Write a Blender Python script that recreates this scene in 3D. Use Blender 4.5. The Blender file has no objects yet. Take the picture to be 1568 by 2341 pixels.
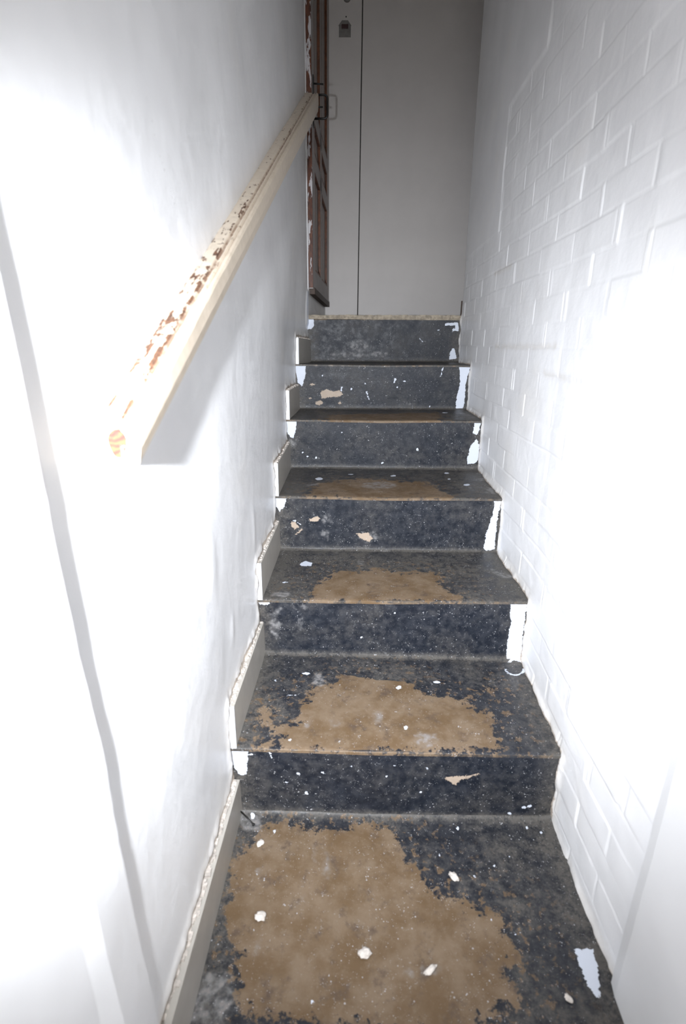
import bpy, bmesh, math, random
import numpy as np
from mathutils import Matrix, Vector, noise
random.seed(7)
S = bpy.context.scene
COL = S.collection

# ------------------------------------------------------------------ camera
cam_d = bpy.data.cameras.new('camera')
cam = bpy.data.objects.new('camera', cam_d); COL.objects.link(cam); S.camera = cam
cam_d.sensor_fit = 'VERTICAL'; cam_d.sensor_height = 23.6; cam_d.sensor_width = 15.8
cam_d.lens = 1198.9 / 2341 * 23.6
cam_d.clip_start = 0.02
RT = Vector((0.99975, 0.02052, 0.00871)); UP = Vector((-0.01460, 0.30742, 0.95146)); FW = Vector((-0.01685, 0.95135, -0.30764))
m = Matrix((( RT.x, UP.x, -FW.x, -0.031), (RT.y, UP.y, -FW.y, 0.0), (RT.z, UP.z, -FW.z, 0.981), (0, 0, 0, 1)))
cam.matrix_world = m
cam_d.dof.use_dof = True; cam_d.dof.focus_distance = 1.9; cam_d.dof.aperture_fstop = 2.6

# ------------------------------------------------------------------ light
w = bpy.data.worlds.new('world'); S.world = w; w.use_nodes = True
w.node_tree.nodes['Background'].inputs[0].default_value = (1.0, 0.97, 0.93, 1)
w.node_tree.nodes['Background'].inputs[1].default_value = 1.1
fl_d = bpy.data.lights.new('camera_flash', 'SPOT')      # the camera's own flash, left of the lens
fl_d.energy = 158; fl_d.color = (0.895, 0.935, 1.0); fl_d.shadow_soft_size = 0.012
fl_d.spot_size = math.radians(99); fl_d.spot_blend = 1.0
fl = bpy.data.objects.new('camera_flash', fl_d); COL.objects.link(fl)
fl.location = (-0.172, 0.0, 0.984)
fd = (FW - 0.035 * UP + 0.06 * RT).normalized()
fl.rotation_euler = fd.to_track_quat('-Z', 'Y').to_euler()
dl_d = bpy.data.lights.new('doorway_daylight', 'AREA')  # daylight from the entrance behind the camera
dl_d.shape = 'RECTANGLE'; dl_d.size = 0.6; dl_d.size_y = 0.6; dl_d.energy = 1.5; dl_d.color = (1.0, 0.96, 0.90)
dl = bpy.data.objects.new('doorway_daylight', dl_d); COL.objects.link(dl)
dl.location = (0.0, -0.72, 0.5); dl.rotation_euler = (math.radians(100), 0, 0)

vs = S.view_settings
vs.view_transform = 'Standard'; vs.look = 'None'; vs.exposure = 0.10; vs.gamma = 1.0
vs.use_curve_mapping = False
S.cycles.max_bounces = 8; S.cycles.diffuse_bounces = 5

MARKS = {
't0': {
  'worn': [[(-0.2019,0.8523),(-0.1482,0.8622),(-0.1106,0.8515),(-0.0454,0.8617),(0.0131,0.8583),(0.0669,0.8459),(0.0803,0.8342),(0.0791,0.7957),(0.0989,0.7744),(0.1347,0.7407),(0.1757,0.7157),(0.2107,0.7009),(0.2321,0.6863),(0.2613,0.6694),(0.2519,0.6465),(0.256,0.6197),(0.2345,0.5938),(0.236,0.5698),(0.2456,0.5562),(0.2099,0.5332),(0.1811,0.5218),(0.1368,0.5063),(-0.0161,0.5148),(-0.1088,0.5104),(-0.1881,0.5189),(-0.1997,0.554),(-0.2208,0.5821),(-0.215,0.6075),(-0.2344,0.6337),(-0.2462,0.6796),(-0.2484,0.7172),(-0.2574,0.7575),(-0.2487,0.7867),(-0.2283,0.8177)]],
  'scuff': [[(-0.2593,0.5786),(-0.2169,0.5773),(-0.1978,0.5272),(-0.2225,0.5096),(-0.2924,0.5016),(-0.2793,0.5428)],[(-0.0788,0.81),(-0.0704,0.7417),(-0.0645,0.7423),(-0.0726,0.8106)],[(-0.1026,0.8093),(-0.0974,0.776),(-0.0927,0.7765),(-0.0978,0.8099)],[(-0.1781,0.636),(-0.1898,0.6037),(-0.1865,0.6024),(-0.1746,0.6346)],[(-0.1099,0.7091),(-0.1229,0.6931),(-0.1204,0.6911),(-0.1073,0.707)],[(-0.188,0.7524),(-0.1892,0.7483),(-0.1934,0.7457),(-0.1991,0.7456),(-0.2042,0.7479),(-0.2067,0.7519),(-0.2056,0.7561),(-0.2014,0.7587),(-0.1956,0.7589),(-0.1905,0.7565)],[(0.1334,0.5936),(0.1289,0.5892),(0.1187,0.5862),(0.1065,0.5859),(0.0971,0.5884),(0.0938,0.5926),(0.0982,0.5971),(0.1085,0.6001),(0.1208,0.6005),(0.1303,0.598)],[(0.0806,0.5898),(0.079,0.5869),(0.0755,0.585),(0.0713,0.5849),(0.0681,0.5866),(0.0671,0.5895),(0.0687,0.5924),(0.0722,0.5943),(0.0764,0.5944),(0.0796,0.5927)],[(-0.278,0.8825),(-0.2175,0.8799),(-0.2147,0.842),(-0.2472,0.8411)]],
  'white': [[(0.3577,0.6297),(0.3912,0.6296),(0.3842,0.5976),(0.3728,0.5617),(0.3652,0.5629),(0.359,0.5776),(0.3591,0.602)],[(-0.2323,0.8751),(-0.2331,0.8703),(-0.2367,0.869),(-0.2403,0.8722),(-0.2413,0.8776),(-0.2389,0.8811),(-0.2349,0.88)],[(-0.1809,0.8406),(-0.1816,0.8371),(-0.1842,0.8362),(-0.1867,0.8385),(-0.1873,0.8423),(-0.1854,0.8447),(-0.1826,0.844)],[(0.2076,0.8605),(0.206,0.8575),(0.2035,0.8567),(0.202,0.8587),(0.2026,0.862),(0.2049,0.8641),(0.2071,0.8634)],[(0.3538,0.8638),(0.3522,0.8614),(0.3502,0.8608),(0.3492,0.8623),(0.35,0.865),(0.352,0.8666),(0.3537,0.8661)],[(0.3809,0.8522),(0.3789,0.8493),(0.3763,0.8486),(0.3752,0.8505),(0.3762,0.8537),(0.3788,0.8557),(0.3808,0.8551)],[(0.2851,0.7355),(0.2838,0.7336),(0.2821,0.7331),(0.2811,0.7344),(0.2817,0.7364),(0.2834,0.7378),(0.2849,0.7374)],[(0.2176,0.7552),(0.2168,0.7537),(0.2154,0.7533),(0.2146,0.7543),(0.215,0.7559),(0.2162,0.757),(0.2174,0.7566)],[(0.2977,0.798),(0.2967,0.7964),(0.2952,0.796),(0.2945,0.7971),(0.295,0.7988),(0.2963,0.7999),(0.2976,0.7996)],[(0.2628,0.7767),(0.2618,0.7752),(0.2604,0.7748),(0.2596,0.7758),(0.2601,0.7775),(0.2614,0.7786),(0.2626,0.7782)],[(0.267,0.6513),(0.2658,0.6497),(0.2642,0.6493),(0.2633,0.6504),(0.2638,0.6521),(0.2653,0.6532),(0.2668,0.6529)],[(0.3169,0.6372),(0.316,0.6361),(0.3148,0.6358),(0.3142,0.6365),(0.3146,0.6378),(0.3158,0.6386),(0.3168,0.6384)],[(0.1814,0.6273),(0.1805,0.6258),(0.1789,0.6253),(0.1779,0.6264),(0.1783,0.628),(0.1797,0.6291),(0.1811,0.6288)],[(0.2332,0.6756),(0.232,0.6739),(0.2304,0.6735),(0.2294,0.6746),(0.2299,0.6764),(0.2314,0.6776),(0.2329,0.6773)],[(-0.0771,0.5435),(-0.0782,0.5409),(-0.0808,0.5403),(-0.0831,0.5419),(-0.0834,0.5447),(-0.0813,0.5465),(-0.0785,0.546)],[(-0.2784,0.7048),(-0.2787,0.7025),(-0.2806,0.7019),(-0.2826,0.7034),(-0.2832,0.7059),(-0.282,0.7075),(-0.2799,0.707)],[(0.3131,0.6536),(0.3122,0.6524),(0.311,0.6521),(0.3103,0.6529),(0.3108,0.6542),(0.312,0.6551),(0.313,0.6548)],[(0.1581,0.7979),(0.1573,0.7963),(0.1559,0.7959),(0.155,0.7969),(0.1553,0.7987),(0.1565,0.7998),(0.1578,0.7994)],[(0.1136,0.8311),(0.1128,0.8295),(0.1114,0.829),(0.1105,0.8301),(0.1107,0.832),(0.1119,0.8332),(0.1132,0.8328)]],
},
't1': {
  'worn': [[(-0.0504,1.1463),(-0.0198,1.1524),(0.0163,1.1263),(0.0778,1.1454),(0.1112,1.1118),(0.1522,1.0619),(0.1853,1.054),(0.2557,1.0652),(0.255,1.0093),(0.2981,1.0065),(0.2867,0.9403),(0.2939,0.9188),(0.2844,0.8775),(-0.2269,0.8721),(-0.2225,0.9031),(-0.1723,0.9082),(-0.2021,0.9363),(-0.1416,0.9571),(-0.1472,1.0133),(-0.1186,1.0759),(-0.0668,1.0917)],[(-0.2058,0.9707),(-0.2058,0.9524),(-0.2115,0.9413),(-0.2205,0.941),(-0.2297,0.9517),(-0.2358,0.9698),(-0.2362,0.9886),(-0.2305,1.0006),(-0.2211,1.0009),(-0.2115,0.9893)],[(0.3266,1.0857),(0.3197,1.0779),(0.3055,1.0728),(0.2894,1.0723),(0.2774,1.0765),(0.2741,1.084),(0.2808,1.0918),(0.2951,1.0971),(0.3115,1.0976),(0.3236,1.0932)]],
  'scuff': [[(-0.0895,1.1101),(-0.0919,1.0959),(-0.0997,1.087),(-0.1098,1.0867),(-0.1186,1.095),(-0.1229,1.109),(-0.1207,1.1235),(-0.1129,1.1328),(-0.1025,1.1332),(-0.0935,1.1244)],[(0.0379,1.1543),(0.0356,1.1434),(0.0305,1.1367),(0.0245,1.1365),(0.0198,1.1429),(0.0183,1.1537),(0.0204,1.1648),(0.0256,1.1718),(0.0318,1.172),(0.0365,1.1653)],[(0.0477,0.9826),(0.0447,0.9732),(0.0377,0.9673),(0.0295,0.967),(0.023,0.9725),(0.0207,0.9817),(0.0236,0.9912),(0.0307,0.9973),(0.0391,0.9976),(0.0456,0.9919)],[(-0.0541,0.956),(-0.0554,0.9493),(-0.0592,0.945),(-0.064,0.9449),(-0.0681,0.9489),(-0.0699,0.9555),(-0.0687,0.9623),(-0.0648,0.9667),(-0.0599,0.9668),(-0.0558,0.9627)],[(0.1585,0.9147),(0.1518,0.9022),(0.1382,0.8943),(0.1227,0.8938),(0.111,0.9009),(0.1075,0.9132),(0.1138,0.926),(0.1277,0.9343),(0.1437,0.9348),(0.1555,0.9272)],[(-0.1115,0.9519),(-0.1125,0.9466),(-0.1159,0.9432),(-0.1204,0.943),(-0.1243,0.9462),(-0.1262,0.9515),(-0.1253,0.9569),(-0.1218,0.9604),(-0.1173,0.9605),(-0.1133,0.9573)],[(0.3765,1.1409),(0.3717,1.0888),(0.3768,1.0912),(0.3819,1.1435)],[(0.3876,1.1418),(0.3832,1.1103),(0.3871,1.1118),(0.3916,1.1433)]],
  'white': [[(0.0959,1.0866),(0.0943,1.0822),(0.0909,1.0794),(0.087,1.0792),(0.084,1.0818),(0.0831,1.0862),(0.0846,1.0906),(0.0881,1.0935),(0.0921,1.0936),(0.0951,1.091)],[(-0.1792,1.0468),(-0.1563,1.0458),(-0.1565,1.0493),(-0.1795,1.0504)],[(0.1936,1.1116),(0.1916,1.1087),(0.1872,1.1068),(0.182,1.1066),(0.1781,1.1082),(0.177,1.111),(0.179,1.1139),(0.1834,1.1158),(0.1886,1.116),(0.1925,1.1144)],[(-0.1314,1.1335),(-0.133,1.1305),(-0.1377,1.1285),(-0.1437,1.1283),(-0.1487,1.1299),(-0.1508,1.1328),(-0.1492,1.1358),(-0.1445,1.1378),(-0.1385,1.138),(-0.1335,1.1364)],[(0.0994,0.9494),(0.0981,0.9454),(0.0955,0.9428),(0.0926,0.9428),(0.0905,0.9451),(0.09,0.9491),(0.0912,0.9531),(0.0938,0.9557),(0.0968,0.9558),(0.0989,0.9533)],[(-0.2677,0.9395),(-0.2676,0.936),(-0.2687,0.9338),(-0.2706,0.9338),(-0.2726,0.9359),(-0.2739,0.9394),(-0.2741,0.9429),(-0.273,0.9451),(-0.271,0.9452),(-0.269,0.943)],[(-0.1499,0.9039),(-0.1504,0.9014),(-0.1522,0.8998),(-0.1547,0.8998),(-0.1569,0.9012),(-0.158,0.9037),(-0.1575,0.9062),(-0.1557,0.9078),(-0.1532,0.9078),(-0.151,0.9064)],[(-0.2099,1.1033),(-0.2101,1.101),(-0.2114,1.0995),(-0.2132,1.0995),(-0.2149,1.1008),(-0.2158,1.1031),(-0.2156,1.1053),(-0.2143,1.1068),(-0.2124,1.1069),(-0.2107,1.1055)],[(0.4233,1.1815),(0.4176,1.1693),(0.4207,1.1677),(0.4264,1.1799)],[(0.4184,1.1706),(0.4097,1.1603),(0.4111,1.1561),(0.4198,1.1664)],[(0.4105,1.161),(0.4001,1.154),(0.4,1.1485),(0.4104,1.1554)],[(0.4007,1.1543),(0.3901,1.1516),(0.3889,1.1456),(0.3994,1.1482)],[(0.3906,1.1516),(0.3815,1.1536),(0.3792,1.1475),(0.3884,1.1455)],[(0.3819,1.1534),(0.3754,1.1598),(0.3723,1.1542),(0.3788,1.1478)],[(0.3758,1.1592),(0.373,1.1691),(0.3691,1.1647),(0.3719,1.1548)],[(0.373,1.1678),(0.3744,1.1799),(0.3703,1.1781),(0.369,1.166)],[(0.3739,1.1782),(0.3793,1.1906),(0.3761,1.1922),(0.3708,1.1798)],[(0.3785,1.1892),(0.3872,1.2),(0.3856,1.2044),(0.3769,1.1936)],[(0.3864,1.1992),(0.3971,1.2067),(0.3971,1.2126),(0.3864,1.2051)],[(0.3964,1.2064),(0.4074,1.2093),(0.4088,1.2159),(0.3977,1.213)],[(0.4069,1.2092),(0.4164,1.2071),(0.4189,1.2137),(0.4093,1.2159)],[(0.4159,1.2073),(0.4224,1.2005),(0.4259,1.2065),(0.4193,1.2134)],[(0.4221,1.2012),(0.4246,1.1907),(0.4287,1.1953),(0.4262,1.2058)],[(0.4246,1.1921),(0.4228,1.1798),(0.4269,1.1816),(0.4288,1.1939)],[(0.4132,1.1685),(0.439,1.1819),(0.4398,1.189),(0.4139,1.1754)]],
},
't2': {
  'worn': [[(-0.1209,1.3026),(-0.0905,1.3585),(-0.0639,1.3792),(-0.0089,1.3748),(0.0465,1.3886),(0.1137,1.3665),(0.1556,1.3764),(0.2157,1.3673),(0.2177,1.3157),(0.2383,1.2653),(0.2496,1.2244),(0.2465,1.2085),(-0.1263,1.1998),(-0.1344,1.2653)]],
  'white': [[(-0.1824,1.4276),(-0.1666,1.4498),(-0.1451,1.4327),(-0.1492,1.4115),(-0.1772,1.4103)],[(-0.2025,1.3039),(-0.2037,1.3017),(-0.2074,1.3002),(-0.2123,1.3),(-0.2164,1.3012),(-0.2182,1.3033),(-0.217,1.3056),(-0.2132,1.3071),(-0.2083,1.3073),(-0.2042,1.3061)],[(0.2941,1.4891),(0.2923,1.4846),(0.2892,1.4818),(0.286,1.4816),(0.2839,1.4842),(0.2838,1.4886),(0.2856,1.4931),(0.2886,1.496),(0.2918,1.4961),(0.2939,1.4935)]],
  'scuff': [[(0.371,1.4066),(0.3912,1.3907),(0.4257,1.3627),(0.4095,1.3338),(0.381,1.3514)],[(0.0518,1.4954),(0.0983,1.5284),(0.0978,1.5419),(0.051,1.5083)],[(0.0073,1.4389),(0.0055,1.4284),(0.0012,1.4219),(-0.0041,1.4216),(-0.0083,1.4278),(-0.0098,1.4382),(-0.0081,1.4488),(-0.0037,1.4556),(0.0016,1.4558),(0.0059,1.4494)],[(-0.1854,1.2352),(-0.1891,1.2254),(-0.2007,1.2191),(-0.216,1.2185),(-0.2292,1.2239),(-0.2354,1.2333),(-0.232,1.2432),(-0.2203,1.2498),(-0.2047,1.2504),(-0.1913,1.2448)]],
},
't3': {
  'worn': [[(-0.147,1.6653),(-0.0769,1.7132),(0.0023,1.7289),(0.115,1.7192),(0.2133,1.6955),(0.2413,1.6233),(0.269,1.5381),(0.2643,1.5109),(-0.172,1.514),(-0.1571,1.5826)]],
  'scuff': [[(0.1158,1.658),(0.1024,1.6304),(0.0719,1.6125),(0.0357,1.6106),(0.0067,1.6253),(-0.0043,1.6516),(0.0076,1.6799),(0.0387,1.6992),(0.0768,1.7012),(0.1063,1.6852)],[(0.3905,1.7502),(0.432,1.7759),(0.4281,1.7407),(0.4021,1.7212)],[(0.3973,1.6416),(0.4327,1.6435),(0.4138,1.5697),(0.3799,1.5679)],[(-0.1768,1.6321),(-0.1402,1.6508),(-0.1422,1.672),(-0.1792,1.6528)]],
  'white': [[(-0.1322,1.7331),(-0.1339,1.7222),(-0.1397,1.7152),(-0.1474,1.7148),(-0.154,1.7211),(-0.1572,1.7317),(-0.1555,1.7428),(-0.1497,1.7499),(-0.1419,1.7504),(-0.1352,1.7439)],[(0.1222,1.7851),(0.1198,1.7778),(0.1145,1.7732),(0.1084,1.7728),(0.1038,1.7769),(0.1023,1.784),(0.1047,1.7912),(0.11,1.796),(0.1162,1.7963),(0.1209,1.7921)],[(-0.0286,1.8036),(-0.0301,1.7963),(-0.0342,1.7916),(-0.0393,1.7913),(-0.0435,1.7955),(-0.0451,1.8027),(-0.0436,1.8101),(-0.0395,1.8149),(-0.0343,1.8152),(-0.0302,1.8108)],[(0.3135,1.8304),(0.3109,1.8243),(0.3061,1.8204),(0.3009,1.8201),(0.2973,1.8235),(0.2967,1.8294),(0.2993,1.8355),(0.3041,1.8395),(0.3094,1.8398),(0.3129,1.8363)],[(0.3026,1.7431),(0.3005,1.7362),(0.2975,1.7319),(0.2947,1.7317),(0.2931,1.7358),(0.2934,1.7426),(0.2954,1.7495),(0.2984,1.7538),(0.3013,1.754),(0.3029,1.7499)],[(0.3551,1.6707),(0.3514,1.6631),(0.3449,1.6581),(0.3382,1.6578),(0.3336,1.6621),(0.333,1.6695),(0.3366,1.6773),(0.3431,1.6823),(0.35,1.6826),(0.3545,1.6782)]],
},
't4': {
  'worn': [[(-0.1118,2.01),(0.2987,2.0815),(0.2814,1.8507),(-0.1278,1.8294)]],
  'scuff': [[(0.3784,2.0887),(0.4005,2.101),(0.4299,1.9399),(0.3865,1.9363)]],
  'white': [[(0.3405,2.0853),(0.3367,2.0759),(0.3298,2.0698),(0.3224,2.0691),(0.3174,2.0742),(0.3166,2.0831),(0.3203,2.0926),(0.3273,2.0989),(0.3347,2.0995),(0.3398,2.0943)]],
},
'r1': {
  'white': [[(-0.2815,0.184),(-0.2401,0.1821),(-0.2399,0.1636),(-0.2465,0.1101),(-0.2606,0.1046),(-0.2721,0.1284),(-0.2803,0.1625)],[(-0.241,0.1627),(-0.2249,0.1631),(-0.2247,0.1662),(-0.2408,0.1658)],[(-0.1971,0.1722),(-0.1912,0.1538),(-0.1888,0.1551),(-0.1947,0.1735)],[(0.1376,0.1375),(0.1366,0.1354),(0.1341,0.1348),(0.132,0.1362),(0.1319,0.1385),(0.1338,0.1399),(0.1364,0.1395)],[(-0.1574,0.1285),(-0.1586,0.1264),(-0.1612,0.1258),(-0.1632,0.1272),(-0.1631,0.1295),(-0.161,0.131),(-0.1585,0.1305)],[(-0.1588,0.0883),(-0.1602,0.0858),(-0.1633,0.0851),(-0.1657,0.0867),(-0.1656,0.0895),(-0.1631,0.0912),(-0.1601,0.0907)],[(-0.1323,0.1146),(-0.1339,0.1118),(-0.1373,0.111),(-0.14,0.1129),(-0.14,0.116),(-0.1372,0.118),(-0.1338,0.1174)],[(-0.1151,0.059),(-0.1169,0.0558),(-0.1209,0.0548),(-0.124,0.057),(-0.1239,0.0606),(-0.1208,0.0629),(-0.1168,0.0622)],[(0.0547,0.1137),(0.0535,0.1112),(0.0505,0.1105),(0.0481,0.1121),(0.048,0.1148),(0.0503,0.1166),(0.0533,0.1161)],[(0.0687,0.1443),(0.0678,0.1426),(0.0657,0.1421),(0.064,0.1432),(0.0639,0.1451),(0.0655,0.1463),(0.0677,0.146)],[(-0.2477,0.0319),(-0.2488,0.0301),(-0.251,0.0295),(-0.2527,0.0308),(-0.2526,0.0328),(-0.2508,0.0341),(-0.2486,0.0337)],[(-0.0805,0.1199),(-0.082,0.1171),(-0.0854,0.1163),(-0.0882,0.1182),(-0.0882,0.1213),(-0.0854,0.1233),(-0.082,0.1227)],[(0.3243,0.0129),(0.323,0.0096),(0.3191,0.0087),(0.3157,0.0108),(0.3154,0.0145),(0.3183,0.0169),(0.3222,0.0162)],[(0.1274,0.0696),(0.1267,0.0681),(0.125,0.0677),(0.1235,0.0687),(0.1234,0.0702),(0.1248,0.0713),(0.1265,0.071)],[(0.3531,0.0318),(0.3517,0.0285),(0.3479,0.0276),(0.3445,0.0298),(0.3441,0.0334),(0.347,0.0357),(0.351,0.035)],[(0.3647,0.0375),(0.3635,0.0345),(0.3601,0.0337),(0.3571,0.0356),(0.3568,0.0388),(0.3593,0.0409),(0.3628,0.0403)],[(-0.0215,0.1386),(-0.0224,0.1369),(-0.0246,0.1364),(-0.0263,0.1375),(-0.0263,0.1394),(-0.0246,0.1407),(-0.0225,0.1403)]],
  'chip': [[(0.1711,0.1094),(0.1832,0.1161),(0.2182,0.119),(0.2476,0.1268),(0.2188,0.1108),(0.2064,0.1092),(0.1976,0.0923),(0.1897,0.0959),(0.184,0.1047)]],
},
'r2': {
  'white': [[(-0.2721,0.3607),(-0.2598,0.3596),(-0.2384,0.3511),(-0.2387,0.3442),(-0.245,0.3393),(-0.2649,0.3389)],[(0.3774,0.363),(0.4229,0.3639),(0.4163,0.3261),(0.4184,0.2703),(0.4225,0.2058),(0.4195,0.1764),(0.3852,0.1771),(0.3811,0.241),(0.3844,0.2977),(0.3777,0.3322)],[(0.0031,0.2444),(0.0018,0.2417),(-0.0014,0.241),(-0.004,0.2428),(-0.0041,0.2458),(-0.0015,0.2477),(0.0017,0.2471)],[(0.0857,0.3209),(0.0849,0.3192),(0.0828,0.3187),(0.0811,0.3199),(0.081,0.3218),(0.0826,0.323),(0.0847,0.3226)],[(-0.0732,0.2457),(-0.0741,0.2439),(-0.0763,0.2434),(-0.078,0.2446),(-0.078,0.2466),(-0.0763,0.2479),(-0.0741,0.2475)],[(0.04,0.19),(0.0391,0.1882),(0.0369,0.1877),(0.0351,0.1889),(0.0351,0.1909),(0.0368,0.1922),(0.0389,0.1918)]],
  'scuff': [[(-0.2399,0.3095),(-0.2142,0.333),(-0.2081,0.3276),(-0.2243,0.3064),(-0.2376,0.285)],[(-0.1627,0.2978),(-0.1631,0.2709),(-0.1581,0.2711),(-0.1577,0.2979)],[(-0.1428,0.3344),(-0.1459,0.3294),(-0.1537,0.3263),(-0.1633,0.3261),(-0.171,0.3289),(-0.1738,0.3338),(-0.1708,0.3387),(-0.163,0.3418),(-0.1534,0.342),(-0.1457,0.3392)],[(-0.2147,0.2713),(-0.2179,0.2524),(-0.2252,0.2405),(-0.2339,0.2403),(-0.2404,0.2519),(-0.2424,0.2707),(-0.2392,0.2895),(-0.2319,0.3012),(-0.2234,0.3013),(-0.2168,0.29)]],
},
'r3': {
  'white': [[(-0.2644,0.5428),(-0.2288,0.5434),(-0.2358,0.5072),(-0.2517,0.4898),(-0.2672,0.5174)],[(-0.2136,0.46),(-0.188,0.4457),(-0.1863,0.4491),(-0.2118,0.4634)],[(0.3981,0.5326),(0.4171,0.5328),(0.4133,0.4903),(0.412,0.4417),(0.4162,0.3727),(0.3881,0.3683),(0.3795,0.3777),(0.385,0.4303),(0.3971,0.4901)]],
  'chip': [[(-0.2206,0.4545),(-0.2051,0.4564),(-0.194,0.4385),(-0.2056,0.4296),(-0.2168,0.4393)],[(-0.1622,0.4641),(-0.1379,0.4748),(-0.1251,0.4701),(-0.138,0.4585),(-0.1586,0.456)],[(-0.0163,0.4172),(0.0198,0.4233),(0.0358,0.4025),(0.0232,0.3901),(-0.0031,0.403)],[(-0.2045,0.4105),(-0.1808,0.4302),(-0.1836,0.4341),(-0.2073,0.4144)]],
  'scuff': [[(-0.0932,0.4663),(-0.0963,0.4599),(-0.1046,0.4558),(-0.1148,0.4556),(-0.123,0.4594),(-0.1261,0.4658),(-0.1229,0.4722),(-0.1147,0.4763),(-0.1046,0.4764),(-0.0963,0.4726)],[(0.0512,0.4083),(0.0461,0.3978),(0.032,0.3911),(0.0143,0.3908),(-0.0001,0.3971),(-0.0058,0.4074),(-0.0005,0.4179),(0.0136,0.4245),(0.0311,0.4248),(0.0455,0.4186)],[(-0.1035,0.4196),(-0.1056,0.4151),(-0.1114,0.4121),(-0.1184,0.412),(-0.1241,0.4148),(-0.1263,0.4193),(-0.1241,0.4238),(-0.1184,0.4267),(-0.1113,0.4268),(-0.1056,0.4241)],[(-0.1094,0.4164),(-0.1058,0.3887),(-0.1011,0.3895),(-0.1048,0.4172)]],
},
'r4': {
  'white': [[(-0.2826,0.7214),(-0.233,0.719),(-0.2355,0.6814),(-0.2451,0.6523),(-0.2571,0.6558),(-0.2757,0.6881)],[(0.3995,0.7174),(0.4207,0.7177),(0.418,0.6951),(0.4129,0.6724),(0.3967,0.68)],[(0.4113,0.6561),(0.4233,0.6351),(0.4253,0.5985),(0.4202,0.5676),(0.3872,0.564),(0.3842,0.5856),(0.3934,0.6347)],[(0.2432,0.6679),(0.2422,0.666),(0.2397,0.6655),(0.2376,0.6668),(0.2375,0.6689),(0.2394,0.6702),(0.242,0.6698)],[(0.2071,0.6159),(0.2054,0.6128),(0.2014,0.612),(0.198,0.6141),(0.1978,0.6175),(0.201,0.6197),(0.2051,0.619)],[(-0.2096,0.5995),(-0.2108,0.5976),(-0.2134,0.5971),(-0.2154,0.5984),(-0.2154,0.6005),(-0.2133,0.6019),(-0.2108,0.6014)],[(-0.161,0.581),(-0.1624,0.5786),(-0.1655,0.578),(-0.168,0.5796),(-0.168,0.5822),(-0.1655,0.5838),(-0.1624,0.5833)],[(-0.1909,0.5856),(-0.1921,0.5836),(-0.1947,0.5831),(-0.1967,0.5844),(-0.1967,0.5866),(-0.1946,0.5879),(-0.192,0.5875)],[(0.0832,0.5631),(0.0815,0.5599),(0.0774,0.5591),(0.074,0.5612),(0.0739,0.5647),(0.0771,0.5669),(0.0813,0.5662)],[(-0.0679,0.6756),(-0.0688,0.6741),(-0.0708,0.6737),(-0.0725,0.6747),(-0.0725,0.6763),(-0.0709,0.6774),(-0.0688,0.6771)]],
  'scuff': [[(-0.2604,0.6448),(-0.2392,0.6481),(-0.2322,0.6342),(-0.2458,0.6206)]],
},
'r5': {
  'white': [[(-0.2693,0.8992),(-0.2238,0.8996),(-0.2265,0.8503),(-0.2405,0.8128),(-0.2565,0.8271),(-0.2632,0.8695)],[(0.1333,0.8282),(0.1393,0.8466),(0.1342,0.8483),(0.1282,0.8299)],[(0.0182,0.7929),(0.0306,0.7584),(0.035,0.7599),(0.0227,0.7944)],[(0.3229,0.8981),(0.3144,0.856),(0.317,0.8554),(0.3255,0.8975)],[(-0.0813,0.8114),(-0.0832,0.7961),(-0.0792,0.7957),(-0.0773,0.8109)],[(0.3872,0.8977),(0.4332,0.9033),(0.426,0.8698),(0.4186,0.8372),(0.4193,0.7446),(0.4106,0.7257),(0.3852,0.7294),(0.3868,0.771),(0.3952,0.837)],[(0.0301,0.8451),(0.0284,0.8422),(0.0251,0.8422),(0.0233,0.845),(0.025,0.8478),(0.0283,0.8479)],[(0.0184,0.8233),(0.0168,0.8205),(0.0134,0.8204),(0.0117,0.8233),(0.0133,0.8261),(0.0167,0.8262)],[(-0.0366,0.803),(-0.0386,0.7995),(-0.0426,0.7995),(-0.0447,0.8029),(-0.0427,0.8064),(-0.0387,0.8064)],[(-0.1543,0.8537),(-0.1557,0.8514),(-0.1584,0.8514),(-0.1597,0.8536),(-0.1584,0.8559),(-0.1557,0.8559)],[(0.1476,0.8122),(0.1463,0.8099),(0.1436,0.8098),(0.1422,0.8121),(0.1434,0.8144),(0.1461,0.8144)],[(0.1761,0.8367),(0.1746,0.8339),(0.1712,0.8339),(0.1694,0.8367),(0.171,0.8395),(0.1743,0.8395)],[(0.2841,0.7364),(0.2826,0.7335),(0.2792,0.7334),(0.2773,0.7363),(0.2788,0.7393),(0.2822,0.7393)],[(0.311,0.7835),(0.3098,0.7812),(0.3071,0.7811),(0.3056,0.7834),(0.3068,0.7857),(0.3095,0.7857)]],
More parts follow.
